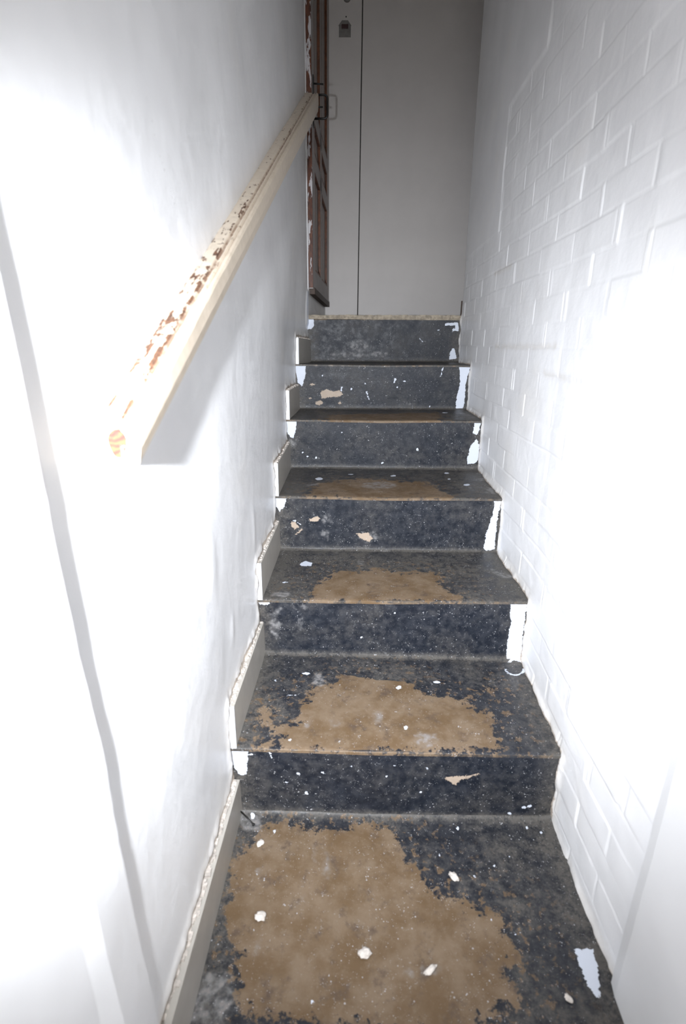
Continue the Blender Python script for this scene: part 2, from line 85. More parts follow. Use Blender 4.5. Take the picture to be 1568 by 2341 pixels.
  'chip': [[(-0.1661,0.7817),(-0.1627,0.7917),(-0.1389,0.8019),(-0.1185,0.7922),(-0.088,0.7972),(-0.0743,0.7827),(-0.0878,0.7712),(-0.1321,0.7688),(-0.1594,0.7631)],[(-0.1868,0.7487),(-0.1662,0.757),(-0.154,0.745),(-0.1697,0.7361),(-0.1841,0.7393)],[(-0.1889,0.8199),(-0.1908,0.8172),(-0.1955,0.8154),(-0.2014,0.8154),(-0.2061,0.817),(-0.2079,0.8197),(-0.2061,0.8224),(-0.2013,0.8242),(-0.1955,0.8242),(-0.1907,0.8226)],[(-0.0795,0.7459),(-0.0808,0.7431),(-0.0842,0.7413),(-0.0884,0.7413),(-0.0918,0.743),(-0.0931,0.7457),(-0.0918,0.7485),(-0.0884,0.7502),(-0.0842,0.7503),(-0.0808,0.7486)],[(-0.2017,0.7647),(-0.2027,0.7623),(-0.2055,0.7608),(-0.2089,0.7608),(-0.2116,0.7622),(-0.2126,0.7645),(-0.2115,0.7669),(-0.2088,0.7684),(-0.2054,0.7684),(-0.2027,0.767)]],
  'scuff': [[(0.2109,0.745),(0.2086,0.743),(0.2026,0.7417),(0.195,0.7416),(0.1888,0.7428),(0.1864,0.7447),(0.1886,0.7467),(0.1947,0.748),(0.2023,0.7481),(0.2084,0.747)]],
},
'r6': {
  'white': [[(-0.2568,1.0907),(-0.211,1.0807),(-0.209,1.0528),(-0.224,1.0387),(-0.2412,1.0364)],[(0.3675,1.0665),(0.426,1.0719),(0.4286,1.037),(0.4031,1.0333),(0.3986,1.0438),(0.4153,1.0474),(0.4122,1.0592),(0.3681,1.0589)],[(0.4082,0.9626),(0.4172,0.9627),(0.4303,0.9161),(0.3969,0.9122),(0.3986,0.9411)],[(0.2558,1.0015),(0.273,0.9874),(0.2749,0.9896),(0.2577,1.0036)],[(0.345,1.0398),(0.3441,1.0382),(0.3416,1.0372),(0.3384,1.0371),(0.3357,1.0381),(0.3347,1.0398),(0.3355,1.0414),(0.3381,1.0424),(0.3412,1.0425),(0.3439,1.0415)]],
  'scuff': [[(0.1216,0.9328),(0.1139,0.9251),(0.0934,0.9202),(0.0678,0.9199),(0.0469,0.9245),(0.0388,0.932),(0.0466,0.9397),(0.0671,0.9446),(0.0926,0.9448),(0.1134,0.9403)],[(0.0343,0.9665),(0.0261,0.9495),(0.0037,0.9389),(-0.0242,0.9386),(-0.0469,0.9489),(-0.0557,0.9657),(-0.0473,0.9825),(-0.0251,0.993),(0.0026,0.9933),(0.0253,0.9831)],[(0.0577,0.9308),(0.0392,0.9238),(-0.0097,0.9191),(-0.0704,0.9186),(-0.1195,0.9223),(-0.1383,0.929),(-0.1196,0.9359),(-0.0706,0.9406),(-0.0101,0.9411),(0.0388,0.9374)]],
},
}
# ------------------------------------------------------------------ helpers
def lerp(a, b, t): return a + (b - a) * t
def pw(xs, ys):
    xs = np.array(xs, float); ys = np.array(ys, float)
    return lambda v: float(np.interp(v, xs, ys))
WL = pw([-1, .4, .88, 1.207, 1.521, 1.873, 2.168, 2.30, 2.462], [-.279, -.279, -.276, -.270, -.266, -.270, -.264, -.252, -.239])
WR = pw([-1, .5, .88, 1.207, 1.521, 1.873, 2.168, 2.462], [.400, .405, .409, .424, .424, .428, .432, .438])

def WLs(y): return -.279 + (y - .4) * .0195
def WLz(y, z):      # the wall leans: irregular along the steps, straight at rail height
    h = z - (.181 + .566 * (y - .88))
    t = np.clip((h - .08) / .5, 0, 1); t = t * t * (3 - 2 * t)
    return wlv(y) * (1 - t) + WLs(y) * t

def tag(o, label=None, cat=None, group=None, kind=None):
    if label: o['label'] = label
    if cat: o['category'] = cat
    if group: o['group'] = group
    if kind: o['kind'] = kind
    return o
def empty(name, loc=(0, 0, 0), rot=(0, 0, 0)):
    o = bpy.data.objects.new(name, None); COL.objects.link(o); o.location = loc; o.rotation_euler = rot
    o.empty_display_size = .05
    return o
def link(name, me, mat, parent=None, smooth=False):
    o = bpy.data.objects.new(name, me); COL.objects.link(o)
    me.materials.append(mat)
    if parent is not None: o.parent = parent
    if smooth:
        for p in me.polygons: p.use_smooth = True
    return o
def from_bm(name, bm, mat, parent=None, smooth=False):
    bmesh.ops.recalc_face_normals(bm, faces=bm.faces)
    me = bpy.data.meshes.new(name); bm.to_mesh(me); bm.free()
    return link(name, me, mat, parent, smooth)
def add_box(bm, x0, x1, y0, y1, z0, z1, bev=0.0):
    vs_ = [bm.verts.new((x, y, z)) for x in (x0, x1) for y in (y0, y1) for z in (z0, z1)]
    fs = [(0, 1, 3, 2), (4, 6, 7, 5), (0, 4, 5, 1), (2, 3, 7, 6), (0, 2, 6, 4), (1, 5, 7, 3)]
    faces = [bm.faces.new([vs_[i] for i in f]) for f in fs]
    if bev:
        es = list({e for f in faces for e in f.edges})
        bmesh.ops.bevel(bm, geom=es, offset=bev, segments=2, affect='EDGES', profile=.6)
def box(name, x0, x1, y0, y1, z0, z1, mat, parent=None, bev=0.0):
    bm = bmesh.new(); add_box(bm, x0, x1, y0, y1, z0, z1, bev)
    return from_bm(name, bm, mat, parent)
def tube(bm, pts, r, n=10, closed=False):
    pts = [Vector(p) for p in pts]; rings = []
    for i, p in enumerate(pts):
        a = pts[i - 1] if (i > 0 or closed) else p
        b = pts[(i + 1) % len(pts)] if (i < len(pts) - 1 or closed) else p
        d = (b - a).normalized()
        s = d.cross(Vector((0.3, 0.2, 1)) if abs(d.z) < .8 else Vector((0, 1, 0))).normalized(); t = d.cross(s)
        rings.append([bm.verts.new(p + r * (math.cos(k * 2 * math.pi / n) * s + math.sin(k * 2 * math.pi / n) * t)) for k in range(n)])
    N = len(rings)
    for i in range(N if closed else N - 1):
        A, B = rings[i], rings[(i + 1) % N]
        for k in range(n): bm.faces.new((A[k], A[(k + 1) % n], B[(k + 1) % n], B[k]))
    if not closed:
        bm.faces.new(rings[0]); bm.faces.new(rings[-1])

def sdf(px, py, poly):
    """signed distance, positive inside"""
    P = np.array(poly, float); n = len(P)
    d = np.full(px.shape, 1e9); inside = np.zeros(px.shape, bool)
    for i in range(n):
        a = P[i]; b = P[(i + 1) % n]; e = b - a; L = max(e @ e, 1e-12)
        wx = px - a[0]; wy = py - a[1]
        t = np.clip((wx * e[0] + wy * e[1]) / L, 0, 1)
        d = np.minimum(d, np.hypot(wx - e[0] * t, wy - e[1] * t))
        c = (a[1] > py) != (b[1] > py)
        with np.errstate(divide='ignore', invalid='ignore'):
            xi = a[0] + (py - a[1]) * (b[0] - a[0]) / (b[1] - a[1] if b[1] != a[1] else 1e-12)
        inside ^= c & (px < xi)
    return np.where(inside, d, -d)

def grid_solid(name, us, vs_, pos, back, mat, parent=None, attrs=None, smooth=True):
    """closed slab: front face is a fine grid pos(U, V) -> arrays, the sides run back by the vector `back`"""
    nu, nv = len(us), len(vs_)
    U, V = np.meshgrid(us, vs_, indexing='ij')
    X, Y, Z = pos(U, V)
    F = np.stack([X, Y, Z], -1).reshape(-1, 3)
    idx = np.arange(nu * nv).reshape(nu, nv)
    quads = np.stack([idx[:-1, :-1], idx[1:, :-1], idx[1:, 1:], idx[:-1, 1:]], -1).reshape(-1, 4)
    border = list(idx[:, 0]) + list(idx[-1, 1:]) + list(idx[-2::-1, -1]) + list(idx[0, -2:0:-1])
    B = F[border] + np.array(back)[None]
    n0 = len(F); nb = len(border)
    side = [(border[k], n0 + k, n0 + (k + 1) % nb, border[(k + 1) % nb]) for k in range(nb)]
    verts = np.vstack([F, B])
    me = bpy.data.meshes.new(name)
    faces = [tuple(q) for q in quads.tolist()] + [tuple(int(i) for i in s) for s in side] + [tuple(range(n0 + nb - 1, n0 - 1, -1))]
    me.from_pydata(verts.tolist(), [], faces)
    if attrs:
        for k, fn in attrs.items():
            a = me.attributes.new(k, 'FLOAT', 'POINT')
            v = fn(U, V).reshape(-1)
            a.data.foreach_set('value', np.concatenate([v, v[border]]).astype(np.float32))
    sm = np.zeros(len(faces), bool); sm[:len(quads)] = smooth
    me.polygons.foreach_set('use_smooth', sm)
    me.update()
    return link(name, me, mat, parent)

rng = np.random.RandomState(3)
def vnoise(x, y, seed=0, period=4096):
    """smooth 2-D value noise in -1..1 for arrays"""
    r = np.random.RandomState(seed).rand(256, 256) * 2 - 1
    xi = np.floor(x).astype(int); yi = np.floor(y).astype(int)
    fx = x - xi; fy = y - yi
    fx = fx * fx * (3 - 2 * fx); fy = fy * fy * (3 - 2 * fy)
    g = lambda a, b: r[a % 256, b % 256]
    return (g(xi, yi) * (1 - fx) + g(xi + 1, yi) * fx) * (1 - fy) + (g(xi, yi + 1) * (1 - fx) + g(xi + 1, yi + 1) * fx) * fy
def fbm(x, y, seed=0, o=4):
    s = 0; a = .5
    for k in range(o):
        s = s + a * vnoise(x * 2 ** k + 17.3 * k, y * 2 ** k + 5.1 * k, seed + k); a *= .5
    return s

# ------------------------------------------------------------------ node materials
class NT:
    def __init__(s, name):
        s.m = bpy.data.materials.new(name); s.m.use_nodes = True; s.t = s.m.node_tree; s.t.nodes.clear()
        s.out = s.t.nodes.new('ShaderNodeOutputMaterial'); s.b = s.t.nodes.new('ShaderNodeBsdfPrincipled')
        s.t.links.new(s.b.outputs[0], s.out.inputs[0])
        tc = s.t.nodes.new('ShaderNodeTexCoord'); s.obj = tc.outputs['Object']
    def lk(s, a, b): s.t.links.new(a, b)
    def setin(s, sock, v):
        if hasattr(v, 'is_output') or isinstance(v, bpy.types.NodeSocket): s.lk(v, sock)
        elif isinstance(v, tuple) and len(v) == 3 and sock.type == 'RGBA': sock.default_value = (*v, 1)
        else: sock.default_value = v
    def attr(s, n):
        a = s.t.nodes.new('ShaderNodeAttribute'); a.attribute_name = n; return a.outputs['Fac']
    def mapv(s, scale, loc=(0, 0, 0)):
        a = s.t.nodes.new('ShaderNodeMapping'); s.lk(s.obj, a.inputs[0]); a.inputs['Scale'].default_value = scale; a.inputs['Location'].default_value = loc
        return a.outputs[0]
    def noise(s, scale, detail=4, rough=.55, vec=None, dist=0):
        a = s.t.nodes.new('ShaderNodeTexNoise'); s.lk(vec or s.obj, a.inputs['Vector'])
        a.inputs['Scale'].default_value = scale; a.inputs['Detail'].default_value = detail; a.inputs['Roughness'].default_value = rough; a.inputs['Distortion'].default_value = dist
        return a.outputs[0]
    def voro(s, scale, vec=None, feat='F1', rnd=1.0):
        a = s.t.nodes.new('ShaderNodeTexVoronoi'); s.lk(vec or s.obj, a.inputs['Vector']); a.feature = feat
        a.inputs['Scale'].default_value = scale; a.inputs['Randomness'].default_value = rnd
        return a
    def math(s, op, a, b=0.0, c=None, clamp=False):
        n = s.t.nodes.new('ShaderNodeMath'); n.operation = op; n.use_clamp = clamp
        s.setin(n.inputs[0], a); s.setin(n.inputs[1], b)
        if c is not None: s.setin(n.inputs[2], c)
        return n.outputs[0]
    def ramp(s, v, lo, hi, a=0.0, b=1.0, smooth=True):
        n = s.t.nodes.new('ShaderNodeMapRange'); n.interpolation_type = 'SMOOTHSTEP' if smooth else 'LINEAR'
        s.setin(n.inputs['Value'], v); n.inputs['From Min'].default_value = lo; n.inputs['From Max'].default_value = hi
        n.inputs['To Min'].default_value = a; n.inputs['To Max'].default_value = b
        return n.outputs[0]
    def mix(s, f, a, b):
        n = s.t.nodes.new('ShaderNodeMix'); n.data_type = 'RGBA'
        s.setin(n.inputs[0], f); s.setin(n.inputs[6], a); s.setin(n.inputs[7], b); return n.outputs[2]
    def bump(s, h, strength=.3, dist=.01, nrm=None):
        n = s.t.nodes.new('ShaderNodeBump'); n.inputs['Strength'].default_value = strength; n.inputs['Distance'].default_value = dist
        s.lk(h, n.inputs['Height'])
        if nrm is not None: s.lk(nrm, n.inputs['Normal'])
        return n.outputs[0]
    def fin(s, col, rough=.5, nrm=None, spec=.5, metal=0.0):
        s.setin(s.b.inputs['Base Color'], col); s.setin(s.b.inputs['Roughness'], rough)
        s.b.inputs['Specular IOR Level'].default_value = spec; s.b.inputs['Metallic'].default_value = metal
        if nrm is not None: s.lk(nrm, s.b.inputs['Normal'])
        return s.m

def stair_mat(name, dust_sheen=.0, fleck=.5):
    """bitumen-black floor paint, dusty, worn through to brown concrete, splashed with white paint"""
    n = NT(name)
    big = n.noise(9, 5, .6); mid = n.noise(45, 5, .65); fine = n.noise(190, 4, .7)
    dark = n.mix(n.ramp(mid, .35, .7), (.0070, .0100, .0170), (.019, .0235, .034))
    dusty = n.mix(fine, (.052, .049, .045), (.115, .106, .095))
    df, db, dl, dr = (n.attr(a) for a in ('df', 'db', 'dl', 'dr'))
    # dust lies in the corners, in the cove at the back and along the side walls
    g = n.math('ADD', n.math('MULTIPLY', n.ramp(db, 0, .022, 1, 0), .75), n.math('MULTIPLY', n.ramp(dr, 0, .075, 1, 0), .55 if dust_sheen else .0))
    g = n.math('ADD', g, n.math('MULTIPLY', n.ramp(dl, 0, .075, 1, 0), .6 if dust_sheen else .0))
    g = n.math('ADD', g, n.ramp(n.math('ADD', big, n.math('MULTIPLY', mid, .6)), .66, 1.08, 0, .70 if dust_sheen > .1 else .38))
    g = n.math('ADD', g, dust_sheen)  # base dust level, with a painted-in sheen on the upper treads
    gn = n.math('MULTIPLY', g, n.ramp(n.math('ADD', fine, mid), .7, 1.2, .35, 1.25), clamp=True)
    col = n.mix(gn, dark, dusty)
    # worn-through patches
    jit = n.math('ADD', n.math('MULTIPLY', n.math('SUBTRACT', mid, .5), .11), n.math('MULTIPLY', n.math('SUBTRACT', fine, .5), .035))
    jit = n.math('ADD', jit, n.math('MULTIPLY', n.math('SUBTRACT', big, .5), .07))
    wv = n.math('ADD', n.attr('worn'), jit)
    wm = n.ramp(wv, -.003, .005)
    b1 = n.mix(n.ramp(n.noise(14, 5, .6), .35, .65), (.125, .080, .042), (.178, .128, .084))
    b2 = n.mix(n.ramp(n.noise(24, 5, .7), .52, .72), b1, (.088, .062, .045))
    b2 = n.mix(n.ramp(n.noise(75, 4, .7), .50, .8, 0, .5), b2, (.205, .160, .115))
    col = n.mix(wm, col, b2)
    # black flecks left in the worn patch rim, brown flecks in the paint near it
    fl = n.math('MULTIPLY', n.ramp(n.noise(70, 4, .65), .56, .62), n.ramp(n.attr('worn'), -.16, -.004, 0, fleck))
    col = n.mix(n.math('MULTIPLY', fl, n.math('SUBTRACT', 1.0, wm)), col, (.135, .09, .052))
    # front edge rubbed to a pale line
    em = n.ramp(n.math('ADD', df, n.math('MULTIPLY', n.math('SUBTRACT', mid, .5), .010)), .0008, .0030, 1, 0)
    col = n.mix(n.math('MULTIPLY', em, n.ramp(n.noise(30, 3), .38, .6, .1, .8)), col, (.17, .125, .082))
    # scuffs
    sv = n.ramp(n.math('ADD', n.attr('scuff'), n.math('MULTIPLY', n.math('SUBTRACT', mid, .5), .035)), -.006, .008)
    col = n.mix(n.math('MULTIPLY', sv, n.ramp(n.noise(70, 3, .5), .38, .66, .1, .65)), col, (.27, .265, .265))
    # paint knocked off to beige
    cv = n.ramp(n.math('ADD', n.attr('chip'), n.math('MULTIPLY', n.math('SUBTRACT', fine, .5), .018)), -.0006, .0006)
    col = n.mix(cv, col, (.40, .32, .25))
    # splashes
    v1 = n.voro(150); v2 = n.voro(420)
    gate = n.noise(12, 3)
    sz1 = n.ramp(n.noise(60, 1), .48, .75, 0, .26); sz2 = n.ramp(n.noise(140, 1), .42, .75, 0, .30)
    s1 = n.math('LESS_THAN', v1.outputs['Distance'], sz1); s2 = n.math('LESS_THAN', v2.outputs['Distance'], sz2)
    sp = n.math('MULTIPLY', n.math('MAXIMUM', s1, s2), n.ramp(gate, .38, .58, .25, 1))
    col = n.mix(n.math('MULTIPLY', sp, .75), col, (.45, .45, .46))
    # blobs of white paint
    wv2 = n.ramp(n.math('ADD', n.attr('white'), n.math('ADD', n.math('MULTIPLY', n.math('SUBTRACT', fine, .5), .009), n.math('MULTIPLY', n.math('SUBTRACT', n.noise(80, 3, .6), .5), .012))), -.0004, .0004)
    col = n.mix(wv2, col, (.62, .66, .74))
    h = n.math('ADD', n.math('MULTIPLY', fine, .5), mid)
    h = n.math('SUBTRACT', h, n.math('MULTIPLY', wm, .35))
    h = n.math('ADD', h, n.math('MULTIPLY', wv2, .9))
    rough = n.math('ADD', n.ramp(mid, .3, .7, .38, .6), n.math('MULTIPLY', wm, .08), clamp=True)
    return n.fin(col, rough, n.bump(h, .35, .0022), spec=.3)

M_TREAD = stair_mat('worn_black_tread', .20, .9)
M_TREAD_UP = stair_mat('dusty_sheen_black_tread', .52, .8)  # upper treads: dust tone raised to paint in their grazing sheen
M_RISER = stair_mat('black_riser', .04, .0)

def plaster_mat(name, col=(.85, .85, .855), bare=True, rough=.34, bsc=1.0, fg=.045):
    n = NT(name)
    a = n.noise(6, 2, .45); b = n.noise(38, 5, .6); f = n.noise(170, 3, .6)
    c = n.mix(n.ramp(a, .35, .7), col, tuple(x * .93 for x in col))
    c = n.mix(n.ramp(n.noise(3.1, 4, .6), .55, .75, 0, .35), c, (col[0], col[1] * .965, col[2] * .90))
    h = n.math('ADD', n.math('MULTIPLY', a, .8), n.math('ADD', n.math('MULTIPLY', b, .24), n.math('MULTIPLY', f, fg)))
    if bare:
        jb = n.math('ADD', n.math('MULTIPLY', n.math('SUBTRACT', b, .5), .020), n.math('MULTIPLY', n.math('SUBTRACT', f, .5), .006))
        bv = n.math('ADD', n.attr('bare'), jb)
        bm_ = n.ramp(bv, -.0015, .0015)
        c = n.mix(bm_, c, n.mix(n.ramp(f, .4, .6), (.36, .27, .20), (.20, .13, .085)))
        rim = n.math('MULTIPLY', n.ramp(bv, -.0035, -.0005), n.math('SUBTRACT', 1.0, bm_))
        c = n.mix(n.math('MULTIPLY', rim, .35), c, (.25, .2, .16))
        dv = n.ramp(n.math('ADD', n.attr('bare'), n.math('MULTIPLY', n.math('SUBTRACT', b, .5), .04)), -.035, .0)
        c = n.mix(n.math('MULTIPLY', dv, .45), c, (.66, .61, .54))
        h = n.math('SUBTRACT', h, n.math('MULTIPLY', bm_, .5))
        wv = n.ramp(n.math('ADD', n.attr('white'), n.math('MULTIPLY', n.math('SUBTRACT', f, .5), .006)), -.0005, .0005)
        c = n.mix(wv, c, (.78, .82, .92))
        cr = n.ramp(n.math('ADD', n.attr('crack'), n.math('MULTIPLY', n.math('SUBTRACT', b, .5), .006)), -.0006, .0006)
        c = n.mix(n.math('MULTIPLY', cr, .55), c, (.35, .33, .33)); h = n.math('SUBTRACT', h, n.math('MULTIPLY', cr, .3))
    return n.fin(c, n.ramp(b, .3, .7, rough - .05, rough + .12), n.bump(h, .5 * bsc, .006), spec=.5)
M_PLASTER = plaster_mat('white_gloss_plaster')
M_BRICK = plaster_mat('white_painted_brick', (.92, .92, .93), rough=.38, bsc=.9, fg=.11)
M_SMOOTH = plaster_mat('smooth_white_plaster', bare=False, bsc=.3)

def simple(name, col, rough=.5, var=.12, sc=30, metal=0, bs=.2, bd=.002):
    n = NT(name); a = n.noise(sc, 4, .6)
    c = n.mix(n.ramp(a, .3, .7), col, tuple(x * (1 - var) for x in col))
    return n.fin(c, rough, n.bump(a, bs, bd), metal=metal)
M_SKIRT = simple('shaded_skirting_gloss', (.42, .395, .355), .38, .08, 25)  # board faces: off-white skirting paint, darkened to paint in the grazing shade
M_SKIRT_END = simple('lit_skirting_paint', (.80, .82, .86), .5, .05, 60)  # same skirting paint in a lighter tone, flash light painted into the ends
M_BROKEN = simple('crumbling_plaster', (.66, .60, .54), .9, .45, 90, bs=.9, bd=.006)
M_BACK = simple('grey_white_door_paint', (.76, .725, .70), .45, .05, 5, bs=.05)
M_CEIL = simple('ceiling_paint', (.66, .66, .65), .8, .05, 5)
M_IRON = simple('black_iron', (.012, .011, .010), .4, .3, 60)
M_DARKJOINT = simple('dark_joint', (.05, .045, .04), .8)
M_DARKWOOD = simple('dark_brown_wood', (.06, .035, .022), .6, .4, 60)
M_REDWOOD = simple('stripped_red_brown_wood', (.17, .058, .022), .5, .55, 40)
M_TAUPE = simple('taupe_door_paint', (.40, .36, .345), .5, .18, 20)
M_CRUMB = simple('plaster_crumb', (.74, .68, .62), .9, .25, 200, bs=.8, bd=.003)
M_CONC = simple('bare_threshold', (.40, .34, .26), .8, .5, 70, bs=.5)
M_BRASS = simple('dull_brass', (.30, .25, .20), .45, .3, 80, metal=.6)
M_PLATE = simple('tarnished_plate', (.30, .29, .28), .45, .2, 80, metal=.3)
M_MAROON = simple('maroon_enamel', (.075, .035, .035), .45, .2, 80)

def rail_mat():
    n = NT('chipped_cream_paint')
    st_ = n.mapv((200, 14, 30)); a = n.noise(1, 5, .65, vec=st_); b = n.noise(60, 5, .6); f = n.noise(240, 3)
    near = n.attr('near')
    v = n.math('ADD', n.math('MULTIPLY', a, .6), n.math('MULTIPLY', b, .4))
    v = n.math('ADD', v, n.math('MULTIPLY', n.attr('wear'), .10))
    chip = n.ramp(v, .600, .615)
    c = n.mix(n.ramp(b, .3, .7), (.68, .585, .47), (.61, .52, .41))
    wood = n.mix(n.ramp(f, .35, .65), (.20, .095, .05), (.07, .035, .022))
    c = n.mix(n.math('MULTIPLY', chip, n.attr('top')), c, wood)
    c = n.mix(n.math('MULTIPLY', n.ramp(n.attr('groove'), .4, 1.), n.ramp(b, .35, .6, .3, .85)), c, (.30, .20, .14))
    h = n.math('SUBTRACT', n.math('MULTIPLY', b, .4), chip)
    return n.fin(c, n.math('ADD', .36, n.math('MULTIPLY', chip, .35)), n.bump(h, .35, .0015))
M_RAIL = rail_mat()
def knot_mat():
    n = NT('bare_end_grain')
    w = n.t.nodes.new('ShaderNodeTexWave'); w.wave_type = 'RINGS'; w.rings_direction = 'SPHERICAL'
    n.lk(n.mapv((1, 1, 1), (.262, -.5, -.90)), w.inputs['Vector']); w.inputs['Scale'].default_value = 60; w.inputs['Distortion'].default_value = 9
    c = n.mix(n.ramp(w.outputs[0], .3, .8), (.11, .038, .008), (.035, .007, .002))
    c = n.mix(n.ramp(n.noise(95, 3), .30, .42), (.78, .74, .66), c)
    return n.fin(n.mix(n.ramp(n.noise(170, 3), .60, .64), c, (.05, .015, .008)), .7)
M_KNOT = knot_mat()
def chipped_edge_mat():
    n = NT('red_wood_with_paint_remains')
    a = n.noise(1, 4, .6, vec=n.mapv((40, 40, 9)))
    f = n.noise(1, 4, .6, vec=n.mapv((160, 160, 40)))
    c = n.mix(n.ramp(f, .35, .7), (.13, .040, .015), (.04, .014, .010))
    return n.fin(n.mix(n.ramp(a, .53, .55), c, (.55, .53, .54)), .5)
M_CHIPEDGE = chipped_edge_mat()

# ------------------------------------------------------------------ stairs
YR = [.880, 1.207, 1.521, 1.873, 2.168, 2.462]
NZ = [(.181, .181), (.353, .361), (.539, .540), (.720, .723), (.899, .901), (1.080, 1.085)]   # height of each front edge, left and right
FZ = [(0.0, -.003), (.186, .181), (.358, .362), (.538, .542), (.717, .723), (.893, .899)]      # height of each riser foot
UC = .008
def zside(pair, x): return pair[0] + (pair[1] - pair[0]) * (x + .27) / .69
def mark_attr(s, kind):
    polys = MARKS.get(s, {}).get(kind, [])
    def f(U, V):
        d = np.full(U.shape, -1.0)
        for p in polys:
            P = np.array(p); lo = P.min(0) - .12; hi = P.max(0) + .12
            mk = (U > lo[0]) & (U < hi[0]) & (V > lo[1]) & (V < hi[1])
            if mk.any():
                dd = sdf(U[mk], V[mk], p); d[mk] = np.maximum(d[mk], dd)
        return d
    return f

def tread_attrs(key, y0, y1, xl, xr):
    a = {k: mark_attr(key, k) for k in ('worn', 'white', 'chip', 'scuff')}
    a['df'] = lambda U, V: V - y0 + (.02 if key == 't0' else .0022)
    a['db'] = lambda U, V: y1 - V
    a['dl'] = lambda U, V: U - xl
    a['dr'] = lambda U, V: xr - U
    return a

# ground floor at the foot of the stairs
def pos0(U, V):
    Z = .0015 * fbm(U * 14, V * 14, 5) - .002 * np.exp(-((U - .05) / .16) ** 2)
    Z = Z + .010 * np.exp(-((YR[0] + UC - V) / .008)) + .006 * np.exp(-np.clip(.41 - U, 0, 9) / .02)
    return U, V, Z
floor = grid_solid('floor', np.arange(-.285, .42, .0035), np.arange(.36, .892, .0035), pos0, (0, 0, -.05), M_TREAD, attrs=tread_attrs('t0', -9, YR[0] + UC, -.262, .41))
tag(floor, kind='structure', label='black painted concrete floor at the foot of the stairs, worn to a big brown patch')
fl2 = box('floor', -.6, .7, -.75, .362, -.05, 0.0, M_TREAD); tag(fl2, kind='structure', label='floor of the entrance behind the foot of the stairs')

stairs = empty('staircase', (0.07, .88, 0))
tag(stairs, 'steep narrow flight of six black painted concrete steps, worn brown and splashed with white paint', 'stairs')
inv = Matrix.Translation((-.07, -.88, 0))
for i in range(6):
    yf = YR[i]; xl, xr = WL(yf) - .006, WR(yf) + .006
    zt, zf = NZ[i], FZ[i]
    def posr(U, V, i=i, yf=yf, zt=zt, zf=zf):
        T = np.clip(V, 0, 1)
        Z = zside(zf, U) * (1 - T) + (zside(zt, U) - .003) * T
        Y = yf + UC * (1 - T) + .0016 * fbm(U * 9, V * 2 + i, 11) - .007 * np.exp(-(T * .18) / .006)
        return U, Y, Z
    hgt = zt[0] - zf[0]
    key = 'r%d' % (i + 1)
    def zz(U, V, zt=zt, zf=zf): return zside(zf, U) * (1 - V) + zside(zt, U) * V
    at = {k: (lambda U, V, k=k, key=key, zz=zz: mark_attr(key, k)(U, zz(U, V))) for k in ('worn', 'white', 'chip', 'scuff')}
    at['df'] = lambda U, V, hgt=hgt: (1 - V) * hgt - .0015
    at['db'] = lambda U, V, hgt=hgt: V * hgt
    at['dl'] = lambda U, V, xl=xl: U - xl
    at['dr'] = lambda U, V, xr=xr: xr - U
    depth = (YR[i + 1] if i < 5 else 2.55) - yf + .004
    o = grid_solid('riser', np.arange(xl, xr + .003, .0035), np.linspace(0, 1, 54), posr, (0, depth, -.012), M_RISER, attrs=at)
    o.data.transform(inv); o.parent = stairs
    if i < 5:
        yb = YR[i + 1] + UC; zb = FZ[i + 1]
        def post(U, V, yf=yf, yb=yb, zt=zt, zb=zb, i=i):
            T = (V - yf) / (yb - yf)
            Z = zside(zt, U) * (1 - T) + zside(zb, U) * T
            Z = Z + .0012 * fbm(U * 14, V * 14, 21 + i) - .0025 * np.exp(-((U - .06) / .15) ** 2) * np.exp(-(V - yf) / .05) + .009 * np.exp(-(yb - V) / .008)
            Z = Z - .003 * np.exp(-(V - yf) / .0025)
            return U, V - .0022 * np.exp(-(V - yf) / .003), Z
        xl2, xr2 = min(WL(yf), WL(yb)) - .006, max(WR(yf), WR(yb)) + .006
        ys = np.concatenate([yf + np.array([0, .0012, .0025, .004, .006]), np.arange(yf + .009, yb, .004), [yb]])
        wl, wr = WL(yf) + .014, WR(lerp(yf, yb, .3))
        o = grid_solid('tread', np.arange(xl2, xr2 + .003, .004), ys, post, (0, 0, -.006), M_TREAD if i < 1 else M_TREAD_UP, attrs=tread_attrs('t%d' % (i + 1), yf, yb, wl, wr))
        o.data.transform(inv); o.parent = stairs

# ------------------------------------------------------------------ landing
o = box('floor', -.30, 1.3, 2.50, 3.62, .95, 1.078, M_CONC); tag(o, kind='structure', label='landing floor at the top of the stairs')
bm = bmesh.new()
for k in range(40):   # rough lip of bare screed along the landing edge
    x0 = -.240 + .680 * k / 40; x1 = -.240 + .680 * (k + 1) / 40
    j = random.uniform(-.0015, .0015)
    add_box(bm, x0, x1, 2.461 + random.uniform(-.002, .001), 2.53, 1.078, 1.0955 + j + .003 * (k / 40))
o = from_bm('trim_1', bm, M_CONC); tag(o, kind='structure', label='beige unpainted threshold strip along the landing edge above the top riser')
o = box('ceiling', -.75, 1.35, -.75, 3.7, 3.12, 3.2, M_CEIL); tag(o, kind='structure')

